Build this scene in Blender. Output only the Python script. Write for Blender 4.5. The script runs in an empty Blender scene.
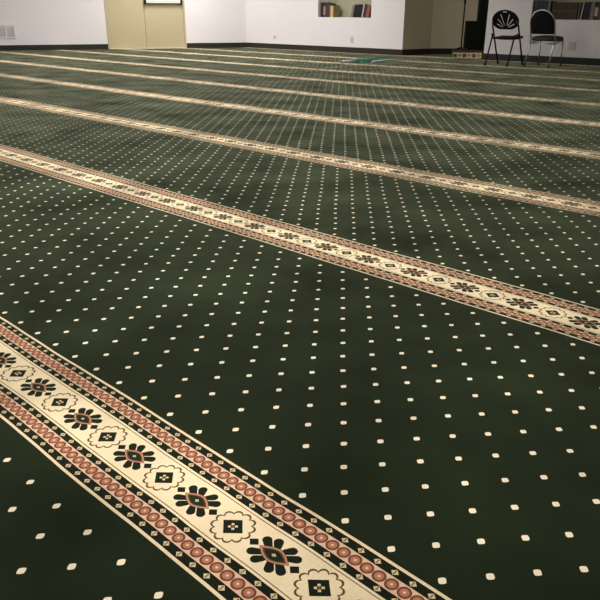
import bpy, bmesh, math, random
from mathutils import Vector, Matrix, noise
random.seed(4)
scn = bpy.context.scene
COL = scn.collection
R = math.radians
H = 0.83                                   # camera height above the carpet, metres
YAW = 0.7532371
ES = Vector((math.cos(YAW), -math.sin(YAW), 0))     # along the carpet stripes
ET = Vector((math.sin(YAW), math.cos(YAW), 0))      # across them, towards the far wall
def ST(s, t, z=0.0): return ES * s + ET * t + Vector((0, 0, z))
ROT_ST = -YAW

# ------------------------------------------------------------------ materials
def lin(c):
    return tuple(((v / 255) / 12.92 if v / 255 <= .04045 else ((v / 255 + .055) / 1.055) ** 2.4) for v in c) + (1.0,)

class V:
    """tiny expression builder over Math nodes"""
    nt = None
    def __init__(s, sock): s.s = sock
    @staticmethod
    def op(o, *a):
        n = V.nt.nodes.new('ShaderNodeMath'); n.operation = o
        for i, x in enumerate(a):
            if isinstance(x, V): V.nt.links.new(x.s, n.inputs[i])
            else: n.inputs[i].default_value = x
        return V(n.outputs[0])
    def __add__(s, o): return V.op('ADD', s, o)
    __radd__ = __add__
    def __sub__(s, o): return V.op('SUBTRACT', s, o)
    def __rsub__(s, o): return V.op('SUBTRACT', o, s)
    def __mul__(s, o): return V.op('MULTIPLY', s, o)
    __rmul__ = __mul__
    def __truediv__(s, o): return V.op('DIVIDE', s, o)
    def __lt__(s, o): return V.op('LESS_THAN', s, o)
    def __gt__(s, o): return V.op('GREATER_THAN', s, o)
    def abs(s): return V.op('ABSOLUTE', s)
    def floor(s): return V.op('FLOOR', s)
    def round(s): return V.op('FLOOR', s + .5)
    def pow(s, e): return V.op('POWER', s, e)
    def sqrt(s): return V.op('SQRT', s)
    def mod(s, m): return s - V.op('FLOOR', s / m) * m
    def cen(s, m): return s - V.op('FLOOR', s / m + .5) * m      # centred remainder
def vmax(a, b): return V.op('MAXIMUM', a, b)
def vmin(a, b): return V.op('MINIMUM', a, b)
def mixc(base, col, mask):
    n = V.nt.nodes.new('ShaderNodeMix'); n.data_type = 'RGBA'
    V.nt.links.new(mask.s, n.inputs[0])
    for k, c in ((6, base), (7, col)):
        if isinstance(c, tuple): n.inputs[k].default_value = c
        else: V.nt.links.new(c, n.inputs[k])
    return n.outputs[2]

T_ROW = 1.5265          # stripe period (in camera heights)
T_C = 0.7375           # first stripe centre
PER = 0.2405           # motif period along a stripe
GREEN = lin((29, 38, 23))
CREAM = lin((243, 223, 186))
DARK = lin((26, 31, 21))
PINK = lin((226, 190, 160))

def carpet_group():
    g = bpy.data.node_groups.new('carpet_weave', 'ShaderNodeTree')
    for nm in ('s', 'v', 'w'):
        g.interface.new_socket(nm, in_out='INPUT', socket_type='NodeSocketFloat')
    g.interface.new_socket('Color', in_out='OUTPUT', socket_type='NodeSocketColor')
    gi = g.nodes.new('NodeGroupInput'); go = g.nodes.new('NodeGroupOutput')
    V.nt = g
    s, v, w = V(gi.outputs[0]), V(gi.outputs[1]), V(gi.outputs[2])
    # --- field with a lattice of woven dots
    pitch, first, a = 0.0721, 0.174, 0.12182
    k = ((w - first) / pitch).round()
    dv = (w - first) - k * pitch
    odd = k.mod(2)
    du = (s + 0.7227 + odd * (a / 2)).cen(a)
    d = (du.abs() / 0.0088).pow(1.35) + (dv.abs() / 0.0100).pow(1.35)
    dot = (d < 1.0) * (k > -.5) * (k < 16.5)
    col = mixc(GREEN, lin((244, 230, 202)), dot)
    # --- the prayer-row stripe
    av = v.abs()
    col = mixc(col, lin((234, 213, 176)), av < 0.1480)
    col = mixc(col, DARK, av < 0.1405)
    col = mixc(col, PINK, av < 0.1185)
    col = mixc(col, DARK, av < 0.0835)
    col = mixc(col, CREAM, av < 0.0640)
    thin = ((av - 0.0568).abs() < 0.0011)
    col = mixc(col, lin((92, 74, 44)), thin)
    # lozenges in the dark bands
    for c0, anchor in ((0.1290, 0.7714), (0.0737, 0.7300)):
        p = 0.0426
        u = (s + anchor).cen(p).abs(); y = (av - c0).abs()
        col = mixc(col, lin((218, 198, 156)), (u / 0.0090 + y / 0.0080) < 1.0)
        col = mixc(col, lin((128, 104, 78)), ((u / 0.0090 + y / 0.0080) < .80) * (u < 0.0016))
    # rings in the pink band
    u = (s + 0.7563).cen(PER / 8); y = av - 0.1010
    r = (u * u + y * y).sqrt()
    col = mixc(col, lin((66, 26, 20)), r < 0.0145)
    col = mixc(col, lin((128, 74, 55)), r < 0.0134)
    col = mixc(col, lin((184, 126, 99)), r < 0.0095)
    col = mixc(col, lin((236, 200, 170)), r < 0.0030)
    # big flowers on the cream
    u = (s + 1.2416).cen(PER); au = u.abs()
    def capsule(ax, ay, bx, by, rad):
        L2 = (bx - ax) ** 2 + (by - ay) ** 2
        h = ((au - ax) * (bx - ax) + (av - ay) * (by - ay)) / L2
        h = vmin(vmax(h, 0.0), 1.0)
        px = au - ax - h * (bx - ax); py = av - ay - h * (by - ay)
        return (px * px + py * py).sqrt() < rad
    petals = vmax(capsule(.0310, .0165, .0405, .0222, .0102), capsule(.0130, .0215, .0188, .0328, .0104))
    petals = vmax(petals, (((au - .0555).abs() / .0130 + av / .0120) < 1.0))
    col = mixc(col, lin((28, 33, 25)), petals)
    gap = (au * 0.680 - av * 0.734).abs() < 0.0011
    col = mixc(col, CREAM, petals * gap)
    def lens(lu, lv): return (av / lv + (au / lu).pow(1.7)) < 1.0
    col = mixc(col, lin((96, 40, 34)), lens(.0405, .0212))
    col = mixc(col, lin((196, 144, 116)), lens(.0385, .0194))
    col = mixc(col, lin((104, 78, 58)), lens(.0330, .0158))
    col = mixc(col, lin((36, 40, 26)), lens(.0275, .0126))
    col = mixc(col, lin((190, 186, 150)), (au / .0062 + av / .0050) < 1.0)
    # small squares in a scalloped ring, halfway between flowers
    u = (s + 1.2416 + PER / 2).cen(PER); au = u.abs()
    th = V.op('ARCTAN2', v, u)
    r = (u * u + av * av).sqrt()
    lobe = (V.op('COSINE', th * 6.0)).abs()
    rr = 0.0382 + 0.0090 * lobe.pow(.65)
    col = mixc(col, lin((94, 76, 42)), (r - rr).abs() < 0.0025)
    sq = (au / .0300 + av / .0275)
    col = mixc(col, lin((28, 33, 25)), sq < 1.0)
    dd = ((au - .0052).abs() / .0044 + (av - .0050).abs() / .0042) < 1.0
    col = mixc(col, lin((226, 206, 160)), dd)
    col = mixc(col, lin((150, 90, 72)), (au + av) < .0030)
    g.links.new(col, go.inputs[0])
    return g
WEAVE = carpet_group()

def carpet_material(name, sx, ty, t_of=None, su=1.0, s0=0.0, t0=0.0):
    """sx/ty: which object axes (0,1,2) give the along and across coordinate, in metres"""
    m = bpy.data.materials.new(name); m.use_nodes = True
    nt = m.node_tree; V.nt = nt
    bs = nt.nodes['Principled BSDF']
    tc = nt.nodes.new('ShaderNodeTexCoord')
    sep = nt.nodes.new('ShaderNodeSeparateXYZ'); nt.links.new(tc.outputs['Object'], sep.inputs[0])
    s = (V(sep.outputs[sx]) * su + s0) / H; t = (V(sep.outputs[ty]) + t0) / H
    # slight waviness of the weave
    nz = nt.nodes.new('ShaderNodeTexNoise'); nz.inputs['Scale'].default_value = 3.2; nz.inputs['Detail'].default_value = 2
    nt.links.new(tc.outputs['Object'], nz.inputs['Vector'])
    sp = nt.nodes.new('ShaderNodeSeparateColor'); nt.links.new(nz.outputs['Color'], sp.inputs[0])
    s = s + (V(sp.outputs[0]) - .5) * 0.012
    t = t + (V(sp.outputs[1]) - .5) * 0.014
    if t_of is None:
        tt = t - T_C
        s = s - vmax(tt - 1.0, 0.0) * 0.010      # the weave runs slightly out of square
        v = tt.cen(T_ROW); w = tt.mod(T_ROW) + (tt < 0.0) * 0.0216
    else:
        v = t - t_of / H; w = v * 0.0 + 0.03
    gr = nt.nodes.new('ShaderNodeGroup'); gr.node_tree = WEAVE
    for k, x in enumerate((s, v, w)): nt.links.new(x.s, gr.inputs[k])
    # nap: brushed patches and fine pile
    n1 = nt.nodes.new('ShaderNodeTexNoise'); n1.inputs['Scale'].default_value = 2.6; n1.inputs['Detail'].default_value = 4
    nt.links.new(tc.outputs['Object'], n1.inputs['Vector'])
    n2 = nt.nodes.new('ShaderNodeTexNoise'); n2.inputs['Scale'].default_value = 240; n2.inputs['Detail'].default_value = 2
    nt.links.new(tc.outputs['Object'], n2.inputs['Vector'])
    f = -0.03 + V(n1.outputs[0]) * 1.80 + V(n2.outputs[0]) * .26
    hs = nt.nodes.new('ShaderNodeHueSaturation'); nt.links.new(f.s, hs.inputs['Value'])
    nt.links.new(gr.outputs[0], hs.inputs['Color'])
    nt.links.new(hs.outputs[0], bs.inputs['Base Color'])
    bs.inputs['Roughness'].default_value = .95
    bs.inputs['Specular IOR Level'].default_value = .05
    sw = V(n1.outputs[0]) * (2.6 * SHEEN[0]) - .30 * SHEEN[0]
    nt.links.new(sw.s, bs.inputs['Sheen Weight'])
    bs.inputs['Sheen Roughness'].default_value = SHEEN[1]
    bs.inputs['Sheen Tint'].default_value = SHEEN[2]
    return m
SHEEN = (0.42, 0.36, lin((208, 216, 178)))

def mat(name, rgb, rough=.6, metal=0.0, spec=.4, var=.06, scale=14, bump=0.0):
    m = bpy.data.materials.new(name); m.use_nodes = True
    nt = m.node_tree; bs = nt.nodes['Principled BSDF']
    tc = nt.nodes.new('ShaderNodeTexCoord')
    nz = nt.nodes.new('ShaderNodeTexNoise'); nz.inputs['Scale'].default_value = scale; nz.inputs['Detail'].default_value = 4
    nt.links.new(tc.outputs['Object'], nz.inputs['Vector'])
    mx = nt.nodes.new('ShaderNodeMix'); mx.data_type = 'RGBA'
    c = lin(rgb)
    mx.inputs[6].default_value = tuple(x * (1 - var) for x in c[:3]) + (1,)
    mx.inputs[7].default_value = tuple(min(1, x * (1 + var)) for x in c[:3]) + (1,)
    nt.links.new(nz.outputs[0], mx.inputs[0]); nt.links.new(mx.outputs[2], bs.inputs['Base Color'])
    bs.inputs['Roughness'].default_value = rough; bs.inputs['Metallic'].default_value = metal
    bs.inputs['Specular IOR Level'].default_value = spec
    if bump:
        b = nt.nodes.new('ShaderNodeBump'); b.inputs['Strength'].default_value = bump; b.inputs['Distance'].default_value = .004
        nt.links.new(nz.outputs[0], b.inputs['Height']); nt.links.new(b.outputs[0], bs.inputs['Normal'])
    return m
M = dict(
    wall=mat('white_paint', (232, 225, 224), .85, spec=.2, var=.015, scale=3),
    alcove=mat('beige_paint', (212, 203, 178), .85, spec=.2, var=.02, scale=3),
    niche=mat('niche_back_beige_shaded', (168, 165, 142), .85, spec=.2, var=.03, scale=4),  # beige niche back, its colour lowered to carry the shadow of an unbuilt shelf
    ceil=mat('ceiling_tile', (236, 234, 228), .9, spec=.1, var=.02),
    base=mat('black_rubber_base', (40, 38, 31), .55, spec=.35, var=.1),
    door=mat('tan_door_paint', (190, 175, 140), .55, spec=.35, var=.03, scale=2),
    steel=mat('brushed_steel', (205, 203, 198), .35, 1.0, var=.04),
    bar=mat('aluminium_bar', (222, 220, 212), .45, .3, var=.03),
    blackp=mat('black_plastic', (15, 15, 15), .65, spec=.2, var=.1),
    blackm=mat('black_painted_steel', (17, 17, 17), .38, spec=.45, var=.1),
    chrome=mat('chrome', (228, 228, 228), .34, 1.0, var=.02),
    fabric=mat('black_upholstery', (24, 25, 24), .85, spec=.2, var=.2, scale=120),
    vinyl=mat('charcoal_seat_fabric', (54, 53, 51), .55, spec=.35, var=.15, scale=90),
    plate=mat('ivory_plate', (215, 208, 192), .5, var=.02),
    hole=mat('dark_slot', (60, 57, 52), .6),
    ventw=mat('white_enamel', (226, 220, 220), .5, var=.02),
    ventd=mat('grey_louvre', (208, 202, 208), .6, var=.05),
    green=mat('green_cloth', (72, 138, 114), .75, spec=.2, var=.35, scale=9),
    white=mat('white_strip', (232, 232, 226), .5, var=.03),
    thr=mat('pale_threshold', (226, 214, 184), .5, var=.03),
    page=mat('paper_edge', (214, 204, 178), .9, spec=.1, var=.06, scale=60),
)

# ------------------------------------------------------------------ mesh helpers
def box(bm, x0, x1, y0, y1, z0, z1, mtx=None, mi=0, bev=0.0):
    vs = [bm.verts.new((x, y, z)) for x in (x0, x1) for y in (y0, y1) for z in (z0, z1)]
    fs = [bm.faces.new([vs[i] for i in f]) for f in ((0, 1, 3, 2), (4, 6, 7, 5), (0, 4, 5, 1), (2, 3, 7, 6), (0, 2, 6, 4), (1, 5, 7, 3))]
    for f in fs: f.material_index = mi
    if bev:
        es = list({e for f in fs for e in f.edges})
        r = bmesh.ops.bevel(bm, geom=es, offset=bev, segments=2, affect='EDGES', profile=.6)
        vs = list({v for f in r['faces'] for v in f.verts} | {v for v in vs if v.is_valid})
    if mtx is not None: bmesh.ops.transform(bm, matrix=mtx, verts=[v for v in vs if v.is_valid])
    return bm
def tube(bm, pts, rad, seg=10, closed=False):
    """round bar through points, smooth corner frames"""
    pts = [Vector(p) for p in pts]; n = len(pts); rings = []
    ref = None
    for i, p in enumerate(pts):
        a = pts[i - 1] if (i or closed) else p; b = pts[(i + 1) % n] if (i < n - 1 or closed) else p
        d = (b - a).normalized()
        if ref is None:
            ref = d.orthogonal().normalized()
        ref = (ref - d * ref.dot(d)).normalized()
        bi = d.cross(ref)
        r = rad[i] if isinstance(rad, (list, tuple)) else rad
        rings.append([bm.verts.new(p + (ref * math.cos(2 * math.pi * k / seg) + bi * math.sin(2 * math.pi * k / seg)) * r) for k in range(seg)])
    for i in range(n if closed else n - 1):
        A, B = rings[i], rings[(i + 1) % n]
        for k in range(seg):
            f = bm.faces.new((A[k], A[(k + 1) % seg], B[(k + 1) % seg], B[k])); f.smooth = True
    if not closed:
        bm.faces.new(rings[0][::-1]); bm.faces.new(rings[-1])
    return bm
def arc(c, r, a0, a1, n): return [(c[0] + r * math.cos(a0 + (a1 - a0) * i / n), c[1] + r * math.sin(a0 + (a1 - a0) * i / n)) for i in range(n + 1)]
def obj(name, bm, mats, parent=None, mtx=None, loc=None, rz=0.0):
    me = bpy.data.meshes.new(name)
    bmesh.ops.recalc_face_normals(bm, faces=bm.faces)
    bm.to_mesh(me); bm.free()
    for m_ in (mats if isinstance(mats, (list, tuple)) else [mats]): me.materials.append(m_)
    o = bpy.data.objects.new(name, me); COL.objects.link(o)
    if parent: o.parent = parent
    if loc is not None: o.location = loc; o.rotation_euler = (0, 0, rz)
    return o
def empty(name, loc, rz=0.0):
    o = bpy.data.objects.new(name, None); COL.objects.link(o); o.empty_display_size = .1
    o.location = loc; o.rotation_euler = (0, 0, rz); return o
def tag(o, label, cat, group=None):
    o['label'] = label; o['category'] = cat
    if group: o['group'] = group
    return o
def struct(o): o['kind'] = 'structure'; return o

def outline_plate(name, loops, thick, m, parent, bevel=.003):
    """2D outline with holes -> a solid plate in the local XZ plane, centred on y=0"""
    cu = bpy.data.curves.new(name, 'CURVE'); cu.dimensions = '2D'; cu.fill_mode = 'BOTH'
    cu.extrude = max(thick / 2 - bevel, .0005); cu.bevel_depth = bevel; cu.bevel_resolution = 1
    for lp in loops:
        sp = cu.splines.new('POLY'); sp.points.add(len(lp) - 1); sp.use_cyclic_u = True
        for p, q in zip(sp.points, lp): p.co = (q[0], q[1], 0, 1)
    tmp = bpy.data.objects.new(name, cu); COL.objects.link(tmp)
    dg = bpy.context.evaluated_depsgraph_get()
    me = bpy.data.meshes.new_from_object(tmp.evaluated_get(dg))
    bpy.data.objects.remove(tmp); bpy.data.curves.remove(cu)
    me.transform(Matrix.Rotation(R(90), 4, 'X'))
    me.materials.clear(); me.materials.append(m)
    o = bpy.data.objects.new(name, me); COL.objects.link(o)
    if parent: o.parent = parent
    return o

# ------------------------------------------------------------------ setting
TW = 12.06            # the far wall's distance across the stripes
WH = 2.75             # ceiling height
bm = bmesh.new()
fv = [bm.verts.new(p) for p in ((-22, -9.5, 0), (13, -9.5, 0), (13, 14.4, 0), (-22, 14.4, 0))]
bm.faces.new(fv)
floor = struct(obj('floor', bm, carpet_material('striped_carpet', 0, 1), loc=(0, 0, 0), rz=ROT_ST))

def wall_boxes(name, boxes, mats, loc, rz):
    bm = bmesh.new()
    for b in boxes: box(bm, *b[:6], mi=b[6] if len(b) > 6 else 0)
    return struct(obj(name, bm, mats, loc=loc, rz=rz))
# the far wall, parallel to the stripes: local x = s, local y = depth behind the face
SC, NL0, NL1, SP = -13.116, -10.788, -9.331, -8.508
SR, RN0, RN1, SE = -6.690, -5.849, -3.20, 1.20
SILL, NTOP, ND = .697, 1.95, .33
o_wall = ST(0, TW)
wall_boxes('wall_back', [
    (SC - .3, NL0, 0, .40, 0, WH), (NL1, SP, 0, .40, 0, WH), (NL0, NL1, 0, .40, 0, SILL), (NL0, NL1, 0, .40, NTOP, WH),
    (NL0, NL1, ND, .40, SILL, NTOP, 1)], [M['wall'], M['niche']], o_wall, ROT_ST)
wall_boxes('wall_right', [
    (SR, RN0, 0, .40, 0, WH), (RN1, SE + .4, 0, .40, 0, WH), (RN0, RN1, 0, .40, 0, SILL), (RN0, RN1, 0, .40, NTOP, WH),
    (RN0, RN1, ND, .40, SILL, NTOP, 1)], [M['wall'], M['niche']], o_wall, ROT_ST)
def baseboard(name, a, b, z1=.112, th=.012):
    """thin strip on the room side of the line a->b (room on the right-hand side)"""
    a, b = Vector(a), Vector(b); d = b - a; L = d.length
    bm = bmesh.new(); box(bm, 0, L, -th, -.0005, 0.0, z1, bev=.002)
    return struct(obj(name, bm, M['base'], loc=a, rz=math.atan2(d.y, d.x)))
baseboard('baseboard_back', ST(SC, TW), ST(SP, TW))
baseboard('baseboard_right', ST(SR, TW), ST(SE, TW))
# alcove: a five-sided recess
AP = [(SP, TW + .40), (-8.36, 12.84), (-7.60, 13.66), (-6.84, 12.84), (SR, TW + .40)]
AP = [(SP, TW)] + AP[1:4] + [(SR, TW)]
for k, nm in enumerate(('alcove_left', 'alcove_rear', 'alcove_far', 'alcove_right')):
    a, b = ST(*AP[k]), ST(*AP[k + 1]); d = b - a; L = d.length
    bm = bmesh.new()
    box(bm, 0 if k else .003, L, 0, .10, 0, WH)
    struct(obj('wall_' + nm, bm, M['alcove'], loc=a, rz=math.atan2(d.y, d.x)))
    baseboard('baseboard_' + nm, a, b)
# left wall, with the double door in it
LA = R(18)
C = Vector((-1.318, 17.770, 0)); C = ST(SC, TW)
LE = Vector((math.cos(LA), math.sin(LA), 0)); LN = Vector((math.sin(LA), -math.cos(LA), 0))
D0, D1, DS, DH = -3.262, -1.452, -2.386, 2.12
wall_boxes('wall_left', [(-9.5, D0, 0, .16, 0, WH), (D1, .30, 0, .16, 0, WH), (D0, D1, 0, .16, DH, WH)], [M['wall']], C, LA)
def on_left(l, out=0.0, z=0.0): return C + LE * l + LN * out + Vector((0, 0, z))
baseboard('baseboard_left', on_left(-9.5), on_left(D0))
baseboard('baseboard_corner', on_left(D1), on_left(-.002))
door = struct(empty('door_1', on_left((D0 + D1) / 2), LA))
dc = (D0 + D1) / 2; hw = (D1 - D0) / 2
def dpart(name, m_, *boxes, bev=.003):
    bm = bmesh.new()
    for b in boxes: box(bm, *b, bev=bev)
    return obj(name, bm, m_, door)
fr = .045
dpart('door_frame', M['door'], (-hw + .001, -hw + fr, -.006, .13, 0, DH), (hw - fr, hw - .001, -.006, .13, 0, DH), (-hw + fr, hw - fr, -.006, .13, DH - fr, DH - .001))
sm = DS - dc
dpart('door_leaf', M['door'], (-hw + fr + .002, sm - .003, .012, .055, .012, DH - fr - .003))
leaf = dpart('door_leaf', M['door'], (sm + .003, hw - fr - .002, .012, .055, .012, DH - fr - .003))
dpart('threshold', M['thr'], (-hw + fr, hw - fr, -.02, .10, 0, .011))
bar = dpart('panic_bar', M['bar'], (sm + .055, hw - fr - .055, -.060, -.018, .975, 1.045), bev=.006)
bar2 = dpart('bar_end', M['blackp'], (sm + .012, sm + .055, -.062, .011, .955, 1.065), (hw - fr - .055, hw - fr - .012, -.062, .011, .955, 1.065), bev=.005)
bmr = dpart('bar_rail', M['blackp'], (sm + .055, hw - fr - .055, -.020, .011, .962, .985), bev=.002)
# unseen sides of the room, floor to ceiling, so that the light stays in
corner = [on_left(-9.5), Vector((-9.0, -4.0, 0)), Vector((7.6, -4.0, 0)), ST(SE, TW)]
for k, nm in enumerate(('wall_west', 'wall_south', 'wall_east')):
    b, a = corner[k], corner[k + 1]; d = b - a
    bm = bmesh.new(); box(bm, 0, d.length, 0, .12, 0, WH)
    struct(obj(nm, bm, M['wall'], loc=a, rz=math.atan2(d.y, d.x)))
    # room lies to the right of a->b
bm = bmesh.new(); box(bm, -22, 13, -9.5, 14.4, WH, WH + .1)
struct(obj('ceiling', bm, M['ceil'], loc=(0, 0, 0), rz=ROT_ST))

# ------------------------------------------------------------------ wall fittings
def plate(name, loc, rz, w, h, label, cat, kind, group=None):
    t = tag(empty(name, loc, rz), label, cat, group)
    bm = bmesh.new(); box(bm, -w / 2, w / 2, -.008, -.0005, -h / 2, h / 2, bev=.003); obj('cover_plate', bm, M['plate'], t)
    if kind == 'outlet':
        for z in (-.026, .026):
            bm = bmesh.new(); box(bm, -.019, .019, -.0095, -.0075, z - .017, z + .017, bev=.004)
            so = obj('socket', bm, M['ventd'], t)
            bm = bmesh.new()
            for x in (-.007, .007): box(bm, x - .0015, x + .0015, -.0100, -.0090, z - .003, z + .008)
            obj('slot', bm, M['hole'], so)
    elif kind == 'jack':
        bm = bmesh.new(); box(bm, -.02, .02, -.022, -.0075, -.018, .018, bev=.004); obj('jack', bm, M['ventd'], t)
    elif kind == 'switch':
        bm = bmesh.new(); box(bm, -.016, .016, -.013, -.0075, -.03, .03, bev=.003); obj('rocker', bm, M['ventd'], t)
    return t
plate('wall_jack', ST(-12.143, TW, .262), ROT_ST, .085, .085, 'tiny wall jack low on the white wall near the corner beside the tan door', 'wall jack', 'jack')
plate('power_outlet', ST(-9.815, TW, .262), ROT_ST, .082, .128, 'ivory power outlet low on the white wall below the left book niche', 'outlet', 'outlet')
plate('power_outlet', ST(-5.06, TW, .292), ROT_ST, .118, .135, 'ivory power outlet on the wall just right of the chrome-legged chair', 'outlet', 'outlet')
plate('light_switch', on_left(-3.585, 0, 1.095), LA, .115, .125, 'small light switch plate on the white wall left of the tan door', 'light switch', 'switch')
vt = tag(empty('wall_vent', on_left(-5.535, 0, .392), LA), 'white louvred air vent low on the left white wall', 'vent')
vw, vh = .66, .29
bm = bmesh.new()
for b in ((-vw / 2, vw / 2, vh / 2 - .03, vh / 2), (-vw / 2, vw / 2, -vh / 2, -vh / 2 + .03), (-vw / 2, -vw / 2 + .03, -vh / 2 + .03, vh / 2 - .03), (vw / 2 - .03, vw / 2, -vh / 2 + .03, vh / 2 - .03), (-.045, -.02, -vh / 2 + .03, vh / 2 - .03), (.12, .145, -vh / 2 + .03, vh / 2 - .03)):
    box(bm, b[0], b[1], -.014, -.0005, b[2], b[3], bev=.002)
obj('vent_frame', bm, M['ventw'], vt)
bm = bmesh.new()
for k in range(13):
    z = -vh / 2 + .04 + k * .0158
    box(bm, -vw / 2 + .03, vw / 2 - .03, -.008, .000, -.005, .0015, mtx=Matrix.Translation((0, 0, z)) @ Matrix.Rotation(R(28), 4, 'X'))
obj('louvre', bm, M['ventd'], vt)

# ------------------------------------------------------------------ books in the two niches
def book(name, s, w, h, dep, rgb, label, group, lean=0.0, t0=.02, band=None, yaw=0.0):
    """upright book, spine to the room; lean>0 tips its top to the right. s = left foot of the book"""
    t = tag(empty(name, ST(s, TW + t0, SILL + .0015), ROT_ST + yaw), label, 'book', group)
    cm = mat('cover_' + name, rgb, .55, spec=.3, var=.15, scale=25)
    # leaning about the lower right corner keeps the lowest edge on the sill
    mtx = Matrix.Translation((w, 0, 0)) @ Matrix.Rotation(R(lean), 4, 'Y') @ Matrix.Translation((-w, 0, 0))
    bm = bmesh.new(); c = .003
    box(bm, 0, c, 0, dep, 0, h, mtx); box(bm, w - c, w, 0, dep, 0, h, mtx); box(bm, c, w - c, 0, c, 0, h, mtx)
    obj('cover', bm, cm, t)
    bm = bmesh.new(); box(bm, c + .0004, w - c - .0004, c + .0004, dep - .005, .004, h - .004, mtx)
    obj('pages', bm, M['page'], t)
    if band:
        bm = bmesh.new(); box(bm, .004, w - .004, -.0015, -.0003, h * band[1], h * band[2], mtx)
        obj('spine_label', bm, mat('label_' + name, band[0], .5, var=.05), t)
    return t
G1, G2 = 'books in the left wall niche', 'books in the right wall niche'
book('book', -10.735, .075, .295, .21, (38, 30, 26), 'tall near-black book at the left end of the left niche', G1)
book('book', -10.655, .070, .285, .22, (62, 44, 42), 'dark brown book with a pinkish spine label in the left niche', G1, band=((156, 118, 110), .15, .75))
book('book', -10.580, .085, .275, .22, (72, 50, 54), 'thick purple-brown book in the left niche, beside the pink-labelled one', G1)
book('book', -10.492, .042, .250, .21, (84, 84, 98), 'thin grey-blue book between purple-brown and yellow books, left niche', G1)
book('book', -10.447, .060, .225, .20, (226, 182, 100), 'golden yellow book standing in the left niche', G1)
book('book', -10.384, .030, .230, .20, (140, 122, 80), 'slim olive-brown book right of the yellow book, left niche', G1)
ln = 13
ln2 = 12
book('book', -9.890, .058, .235, .18, (124, 118, 96), 'grey-olive book leaning right against the black books, left niche', G1, lean=ln2)
book('book', -9.829, .070, .245, .20, (22, 22, 22), 'black book leaning in the left niche, first of three, next to the grey-olive one', G1, lean=ln2)
book('book', -9.756, .070, .250, .20, (26, 26, 24), 'middle one of three black books leaning right in the left niche', G1, lean=ln2)
book('book', -9.683, .080, .248, .20, (20, 21, 22), 'black book leaning in the left niche, next to the pale grey one', G1, lean=ln2)
book('book', -9.600, .026, .255, .20, (196, 192, 184), 'thin pale grey book leaning right in the left niche', G1, lean=ln2)
book('book', -9.572, .082, .250, .20, (66, 44, 38), 'dark brown book leaning in the left niche, second from its right end', G1, lean=ln2)
book('book', -9.487, .066, .240, .20, (146, 88, 76), 'brick-pink book leaning at the right end of the left niche', G1, lean=ln2)
# right niche
book('book', -5.840, .085, .285, .22, (52, 52, 50), 'charcoal book at the left end of the right niche, behind the padded chair', G2)
book('book', -5.750, .080, .288, .22, (44, 44, 44), 'charcoal book in the right niche, second from left, above the padded chair', G2)
book('book', -5.665, .080, .285, .22, (58, 56, 52), 'dark grey book in the right niche, third from left', G2)
book('book', -5.580, .040, .290, .22, (108, 112, 108), 'thin mid-grey book in the right niche, left of the brown volumes', G2)
for k, (c, l) in enumerate(((( 58, 44, 28), 'leftmost of the five matching brown volumes, right niche'), ((66, 48, 32), 'second of the five matching brown volumes, right niche'),
        ((62, 46, 30), 'middle one of the five matching brown volumes, right niche'), ((68, 50, 34), 'fourth of the five matching brown volumes, right niche'), ((64, 52, 30), 'rightmost of the five matching brown volumes, right niche'))):
    book('book', -5.500 + k * .088, .086, .265, .21, c, l, G2, band=((86, 70, 50), .47, .54))
book('book', -5.048, .030, .262, .20, (80, 84, 50), 'thin olive book right of the brown volumes, right niche', G2)
book('book', -5.004, .020, .270, .20, (172, 162, 184), 'very thin lilac book leaning beside the navy one, right niche', G2, lean=5)
book('book', -4.950, .100, .268, .21, (30, 28, 42), 'thick navy book in the right niche', G2)
book('book', -4.846, .060, .262, .20, (112, 116, 100), 'grey-green book in the right niche, right of the navy one', G2)
book('book', -4.780, .062, .270, .21, (48, 40, 34), 'dark book with a pale pink label, near the photo\'s right edge', G2, band=((186, 158, 146), .2, .7))
book('book', -4.714, .070, .265, .21, (92, 80, 62), 'tan-brown book at the right edge of the right niche', G2)

# ------------------------------------------------------------------ carpeted pulpit steps in the alcove
pf0, pf1 = Vector((2.823, 13.480, 0)), Vector((3.338, 13.392, 0))
pd = pf1 - pf0; PW = pd.length; pa = math.atan2(pd.y, pd.x)
pul = tag(empty('pulpit', pf0, pa), 'low dark carpeted pulpit with a patterned front riser in the alcove', 'pulpit')
PDEP, PH = .78, .150
bm = bmesh.new(); box(bm, .004, PW, .012, PDEP, 0, PH, bev=.006)
obj('platform', bm, M['fabric'], pul)
rm = carpet_material('border_strip_carpet', 0, 2, t_of=.068, su=1.17, s0=-1.2416 * H * 1.0 - .045 * 1.17)
bm = bmesh.new(); box(bm, 0, PW, 0, .0115, 0.001, PH - .02, bev=.002)
rs = obj('front_riser', bm, rm, pul); rs['label'] = 'riser faced with cream carpet border'
nose = mat('red_brown_nosing', (92, 56, 46), .8, var=.2, scale=60)
bm = bmesh.new(); box(bm, -.004, PW + .002, -.008, .06, PH - .018, PH + .008, bev=.005)
obj('nosing', bm, nose, pul)
dots = mat('dark_green_step_carpet', (26, 30, 23), .95, spec=.05, var=.75, scale=30)
bm = bmesh.new(); box(bm, .215, PW - .02, .30, PDEP, PH + .001, .655, bev=.012)
obj('seat_block', bm, dots, pul)
bm = bmesh.new(); box(bm, .425, PW + .085, .33, PDEP + .02, PH + .001, 1.30, bev=.012)
obj('tall_back', bm, dots, pul)
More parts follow.
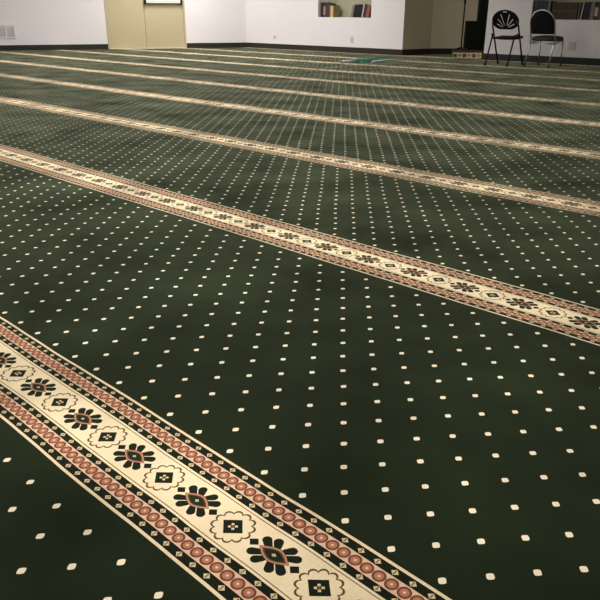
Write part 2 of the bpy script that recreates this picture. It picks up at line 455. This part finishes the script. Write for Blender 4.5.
# upright stand on the step
pt = tag(empty('pole_stand', pul.matrix_basis @ Vector((.150, .165, PH + .001)), pa), 'thin black upright pole stand on the low carpeted step in the alcove', 'stand')
bm = bmesh.new(); tube(bm, [(0, 0, .03), (0, 0, .85), (0, 0, 1.35)], [.013, .013, .010]); obj('pole', bm, M['blackm'], pt)
for k in range(3):
    a_ = R(90 + 120 * k); bm = bmesh.new()
    tube(bm, [(0, 0, .05), (.075 * math.cos(a_), .075 * math.sin(a_), .030), (.14 * math.cos(a_), .14 * math.sin(a_), .0135)], .013); obj('foot', bm, M['blackm'], pt)
bm = bmesh.new(); tube(bm, [(0, 0, .80), (0, 0, .86)], .020, 12); obj('collar', bm, M['blackp'], pt)

# ------------------------------------------------------------------ black fan-back folding chair
def fan_chair(loc, face):
    c = tag(empty('folding_chair', loc, face - R(90)), 'black folding chair with a slotted fan-shaped plastic back', 'chair')
    W = .224
    def up(z):           # rear-leaning line of the long front tube: y at height z
        return .262 - z * .53
    for sx in (-1, 1):
        bm = bmesh.new()
        tube(bm, [(sx * W, up(0.012), .012), (sx * W, up(.45), .45), (sx * W * 1.0, up(.60), .60), (sx * (W - .012), up(.68), .69)], .0140)
        obj('front_leg', bm, M['blackm'], c)
        bm = bmesh.new()
        tube(bm, [(sx * (W - .03), -.245, .012), (sx * (W - .03), -.085, .470)], .0135); obj('rear_leg', bm, M['blackm'], c)
        bm = bmesh.new(); tube(bm, [(sx * W, up(0.0) , .001), (sx * W, up(.035), .035)], .0180); obj('foot_cap', bm, M['blackp'], c)
        bm = bmesh.new(); tube(bm, [(sx * (W - .03), -.246, .001), (sx * (W - .03), -.232, .035)], .0175); obj('foot_cap', bm, M['blackp'], c)
        bm = bmesh.new(); box(bm, sx * (W - .006) - .004, sx * (W - .006) + .004, -.088, up(.47) + .010, .455, .490, bev=.003); obj('hinge_plate', bm, M['blackm'], c)
    # seat: shallow dished plastic pan
    bm = bmesh.new(); n = 12; top = []; bot = []
    for i in range(n + 1):
        rt, rb = [], []
        for j in range(n + 1):
            u, v_ = i / n * 2 - 1, j / n * 2 - 1
            hw_ = .205 - .012 * (v_ < 0) * abs(v_)
            k = max(abs(u), abs(v_)); q = math.hypot(u, v_) or 1
            rf = 1 - .07 * (abs(u * v_)) ** 2
            x, y = u * hw_ * rf, v_ * .20 * rf + .06
            zz = .437 - .014 * (1 - u * u) * (1 - v_ * v_) + .022 * max(0, v_ - .1) ** 1.0 * .8
            rt.append(bm.verts.new((x, y, zz))); rb.append(bm.verts.new((x * .985, y * .985, zz - .030)))
        top.append(rt); bot.append(rb)
    for i in range(n):
        for j in range(n):
            f = bm.faces.new((top[i][j], top[i + 1][j], top[i + 1][j + 1], top[i][j + 1])); f.smooth = True
            bm.faces.new((bot[i][j], bot[i][j + 1], bot[i + 1][j + 1], bot[i + 1][j]))
    for i in range(n):
        bm.faces.new((top[i][0], bot[i][0], bot[i + 1][0], top[i + 1][0])); bm.faces.new((top[i][n], top[i + 1][n], bot[i + 1][n], bot[i][n]))
        bm.faces.new((top[0][i], top[0][i + 1], bot[0][i + 1], bot[0][i])); bm.faces.new((top[n][i], bot[n][i], bot[n][i + 1], top[n][i + 1]))
    obj('seat', bm, M['blackp'], c)
    # fan back: rounded shield, six slots and a hand hole
    hw_, zb = .232, 0.0
    def sup(a, p=2.35):
        x, z = math.cos(a), math.sin(a)
        return (hw_ * math.copysign(abs(x) ** (2 / p), x), .165 + (.145 if z > 0 else .145) * math.copysign(abs(z) ** (2 / 2.0), z) * (1 if z > 0 else .98))
    outer = []
    for i in range(64):
        a_ = 2 * math.pi * i / 64; x, z = math.cos(a_), math.sin(a_)
        if z >= 0: outer.append((hw_ * x, .135 + .180 * z))
        else: outer.append((hw_ * math.copysign(abs(x) ** .55, x) * (1 - .10 * abs(z)), .135 - .128 * abs(z) ** .9))
    loops = [outer]
    def slot(ang, r0, r1, wd):
        cx, cz = 0.0, .012
        d = Vector((math.sin(ang), math.cos(ang))); nrm = Vector((d.y, -d.x))
        a0 = Vector((cx, cz)) + d * r0; a1 = Vector((cx, cz)) + d * r1
        pts = []
        for i in range(7):
            t_ = math.pi * i / 6; pts.append(a1 + nrm * math.cos(t_) * wd + d * math.sin(t_) * wd)
        for i in range(7):
            t_ = math.pi * i / 6; pts.append(a0 - nrm * math.cos(t_) * wd * .7 - d * math.sin(t_) * wd * .7)
        return [(p.x, p.y) for p in pts]
    for an, r1 in ((-62, .165), (-40, .200), (-18, .240), (18, .240), (40, .200), (62, .165)):
        loops.append(slot(R(an), .060, r1, .0100))
    hh = [(x * .046, .284 + z * .0105) for x, z in [(math.cos(2 * math.pi * i / 20), math.sin(2 * math.pi * i / 20)) for i in range(20)]]
    loops.append(hh)
    b = outline_plate('backrest', loops, .010, M['blackp'], c)
    tilt = math.atan(.38)
    b.location = (0, up(.555) + .004, .550); b.rotation_euler = (tilt, 0, 0)
    return c
fan_chair(Vector((3.355, 11.98, 0)), R(48))

# ------------------------------------------------------------------ padded stacking chair with chrome legs
def banquet_chair(loc, face):
    c = tag(empty('stacking_chair', loc, face - R(90)), 'padded black round-back stacking chair with chrome legs', 'chair')
    W = .20
    # rear: one bent tube per side that is leg, knee and dome frame
    for sx in (-1, 1):
        bm = bmesh.new(); tube(bm, [(sx * W, -.275, .008), (sx * W, -.185, .300), (sx * W, -.150, .405)], .0125); obj('rear_leg', bm, M['chrome'], c)
        bm = bmesh.new(); tube(bm, [(sx * (W - .012), .205, .008), (sx * (W - .012), .190, .200), (sx * (W - .012), .180, .40)], .0125); obj('front_leg', bm, M['chrome'], c)
        bm = bmesh.new(); tube(bm, [(sx * W, -.168, .350), (sx * W, 0.0, .372), (sx * (W - .012), .180, .384)], .0100); obj('side_rail', bm, M['chrome'], c)
        bm = bmesh.new(); tube(bm, [(sx * W, -.2755, .001), (sx * W, -.269, .022)], .0155); obj('foot_cap', bm, M['blackp'], c)
        bm = bmesh.new(); tube(bm, [(sx * (W - .012), .2052, .001), (sx * (W - .012), .2040, .022)], .0155); obj('foot_cap', bm, M['blackp'], c)
    bm = bmesh.new(); tube(bm, [(-W + .012, .181, .385), (W - .012, .181, .385)], .0100); obj('front_rail', bm, M['chrome'], c)
    bm = bmesh.new(); tube(bm, [(-W, -.166, .355), (W, -.166, .355)], .0090); obj('rear_rail', bm, M['chrome'], c)
    # dome frame and padded back lean backwards together
    bw, r = .200, .200
    def lean(x, z): return Vector((x, -.150 - (z - .40) * .36, z))
    dome = [lean(-W - .004, .400), lean(-bw, .47), lean(-bw, .62)]
    zc = .655
    for i in range(1, 24):
        a_ = math.pi - math.pi * i / 24
        dome.append(lean(bw * math.cos(a_), zc + (.845 - zc) * math.sin(a_)))
    dome += [lean(bw, .62), lean(bw, .47), lean(W + .004, .400)]
    bm = bmesh.new(); tube(bm, dome, .0115); obj('back_frame', bm, M['chrome'], c)
    bm = bmesh.new(); N = 28; pw = bw - .006
    prof = [(pw * math.cos(math.pi * i / N), zc + (.845 - zc - .006) * math.sin(math.pi * i / N)) for i in range(N + 1)] + [(-pw, .60), (-pw + .004, .508), (-pw + .02, .493), (pw - .02, .493), (pw - .004, .508), (pw, .60)]
    cen = (0, .66); rings = []
    for sc, dy in ((.0, -.024), (.55, -.023), (.90, -.019), (.985, -.010), (1.0, 0.0), (.985, .013), (.90, .026), (.55, .034), (0.0, .036)):
        rings.append([bm.verts.new(lean(cen[0] + (x - cen[0]) * max(sc, .01), cen[1] + (z - cen[1]) * max(sc, .01)) + Vector((0, dy, 0))) for x, z in prof])
    m_ = len(prof)
    for a_, b_ in zip(rings, rings[1:]):
        for k in range(m_):
            f = bm.faces.new((a_[k], a_[(k + 1) % m_], b_[(k + 1) % m_], b_[k])); f.smooth = True
    bm.faces.new(rings[0]); bm.faces.new(rings[-1][::-1])
    obj('backrest', bm, M['fabric'], c)
    # seat pad: rounded square, domed
    bm = bmesh.new(); n = 40; rings = []
    for sc, z in ((.96, .392), (1.0, .400), (1.01, .418), (1.0, .436), (.95, .450), (.75, .462), (.40, .470), (.02, .472)):
        ring = []
        for k in range(n):
            a_ = 2 * math.pi * k / n; x, y = math.cos(a_), math.sin(a_); p = 3.6
            q = (abs(x) ** p + abs(y) ** p) ** (-1 / p)
            ring.append(bm.verts.new((x * q * .212 * sc, y * q * .222 * sc + .015, z)))
        rings.append(ring)
    for a_, b_ in zip(rings, rings[1:]):
        for k in range(n):
            f = bm.faces.new((a_[k], a_[(k + 1) % n], b_[(k + 1) % n], b_[k])); f.smooth = True
    bm.faces.new(rings[0][::-1]); bm.faces.new(rings[-1])
    obj('seat', bm, M['vinyl'], c)
    return c
banquet_chair(Vector((3.962, 11.765, 0)), R(47))

# ------------------------------------------------------------------ crumpled green cloth on the carpet
def crumple(parent, nm, org, du, dv, nu, nv, amp, seed, m_):
    bm = bmesh.new(); g = []
    for i in range(nu + 1):
        row = []
        for j in range(nv + 1):
            u, v_ = i / nu, j / nv
            p = Vector(org) + Vector(du) * u + Vector(dv) * v_
            n1 = noise.noise((u * 7 + seed, v_ * 3, seed)); n2 = noise.noise((u * 16, v_ * 9 + seed, 3.1))
            edge = min(1, 6 * min(u, 1 - u, v_, 1 - v_) + .25)
            p.x += .05 * noise.noise((u * 4, v_ * 5, seed + 9)); p.y += .07 * noise.noise((u * 5, v_ * 4, seed + 4))
            p.z = .004 + edge * amp * (abs(n1) * 1.1 + .35 * abs(n2))
            row.append(bm.verts.new(p))
        g.append(row)
    for i in range(nu):
        for j in range(nv):
            f = bm.faces.new((g[i][j], g[i + 1][j], g[i + 1][j + 1], g[i][j + 1])); f.smooth = True
    r = bmesh.ops.solidify(bm, geom=bm.faces[:], thickness=.002)
    lo = min(v_.co.z for v_ in bm.verts)
    for v_ in bm.verts: v_.co.z += .001 - lo
    return obj(nm, bm, m_, parent)
cl = tag(empty('green_cloth', (1.15, 12.75, 0)), 'crumpled green cloth with a white strip lying on the carpet', 'cloth')
crumple(cl, 'fold', (-.30, -.30, 0), (.32, -.02, 0), (.06, .52, 0), 26, 26, .055, 1.7, M['green'])
crumple(cl, 'fold', (-.02, .16, 0), (.68, .50, 0), (-.26, .40, 0), 34, 18, .034, 5.2, M['green'])
bm = bmesh.new(); tube(bm, [(.10, -.14, .014), (.40, .10, .024), (.72, .37, .014)], .014); obj('white_strip', bm, M['white'], cl)
bm = bmesh.new(); tube(bm, [(-.42, .04, .010), (-.30, .035, .014), (-.18, .05, .03)], .010); obj('white_strip', bm, M['white'], cl)

# ------------------------------------------------------------------ lights: rows of ceiling fluorescents
def lamp(s, t, power, w=1.2, d=.6, col=(1.0, .975, .93)):
    l = bpy.data.lights.new('ceiling_lamp', 'AREA'); l.shape = 'RECTANGLE'; l.size = w; l.size_y = d
    l.energy = power; l.color = col
    o = bpy.data.objects.new('ceiling_lamp', l); COL.objects.link(o)
    o.location = ST(s, t, WH - .03); o.rotation_euler = (0, 0, ROT_ST)
P = 60
for s, t, k in ((-12.5, 6.5, 2.0), (-12.8, 9.8, 2.0), (-9.8, 9.6, 1.9), (-9.2, 6.0, 1.3), (-6.4, 8.0, .36), (-6.2, 4.2, 1.15), (-3.0, 5.2, .55), (-3.2, 1.8, .8), (-1.0, 1.6, .6), (-.2, -1.6, .6), (-3.4, -1.4, .7), (-6.4, 1.0, .7)):
    lamp(s, t, P * k * (.78 if k > 1.2 else 1), col=(1.0, .995, .985) if t > 1.7 else (1.0, .945, .86))
w = bpy.data.worlds.new('World'); scn.world = w; w.use_nodes = True
w.node_tree.nodes['Background'].inputs[0].default_value = (1, .95, .88, 1); w.node_tree.nodes['Background'].inputs[1].default_value = .02

# ------------------------------------------------------------------ camera
F, PITCH, ROLL = 684.57, 0.4000818, 0.0022619
fw = Vector((0, math.cos(PITCH), -math.sin(PITCH))); up = Vector((0, math.sin(PITCH), math.cos(PITCH))); rt = Vector((1, 0, 0))
rt2 = rt * math.cos(ROLL) + up * math.sin(ROLL); up2 = up * math.cos(ROLL) - rt * math.sin(ROLL)
cam = bpy.data.cameras.new('camera'); co = bpy.data.objects.new('camera', cam); COL.objects.link(co)
m3 = Matrix((rt2, up2, -fw)).transposed()
co.matrix_world = Matrix.Translation((0, 0, H)) @ m3.to_4x4()
cam.sensor_width = 36; cam.lens = F / 600 * 36; cam.clip_start = .05; cam.clip_end = 100
scn.camera = co
scn.view_settings.view_transform = 'Standard'; scn.view_settings.look = 'None'
scn.view_settings.exposure = 0.0; scn.view_settings.gamma = 1.0; scn.view_settings.use_curve_mapping = False
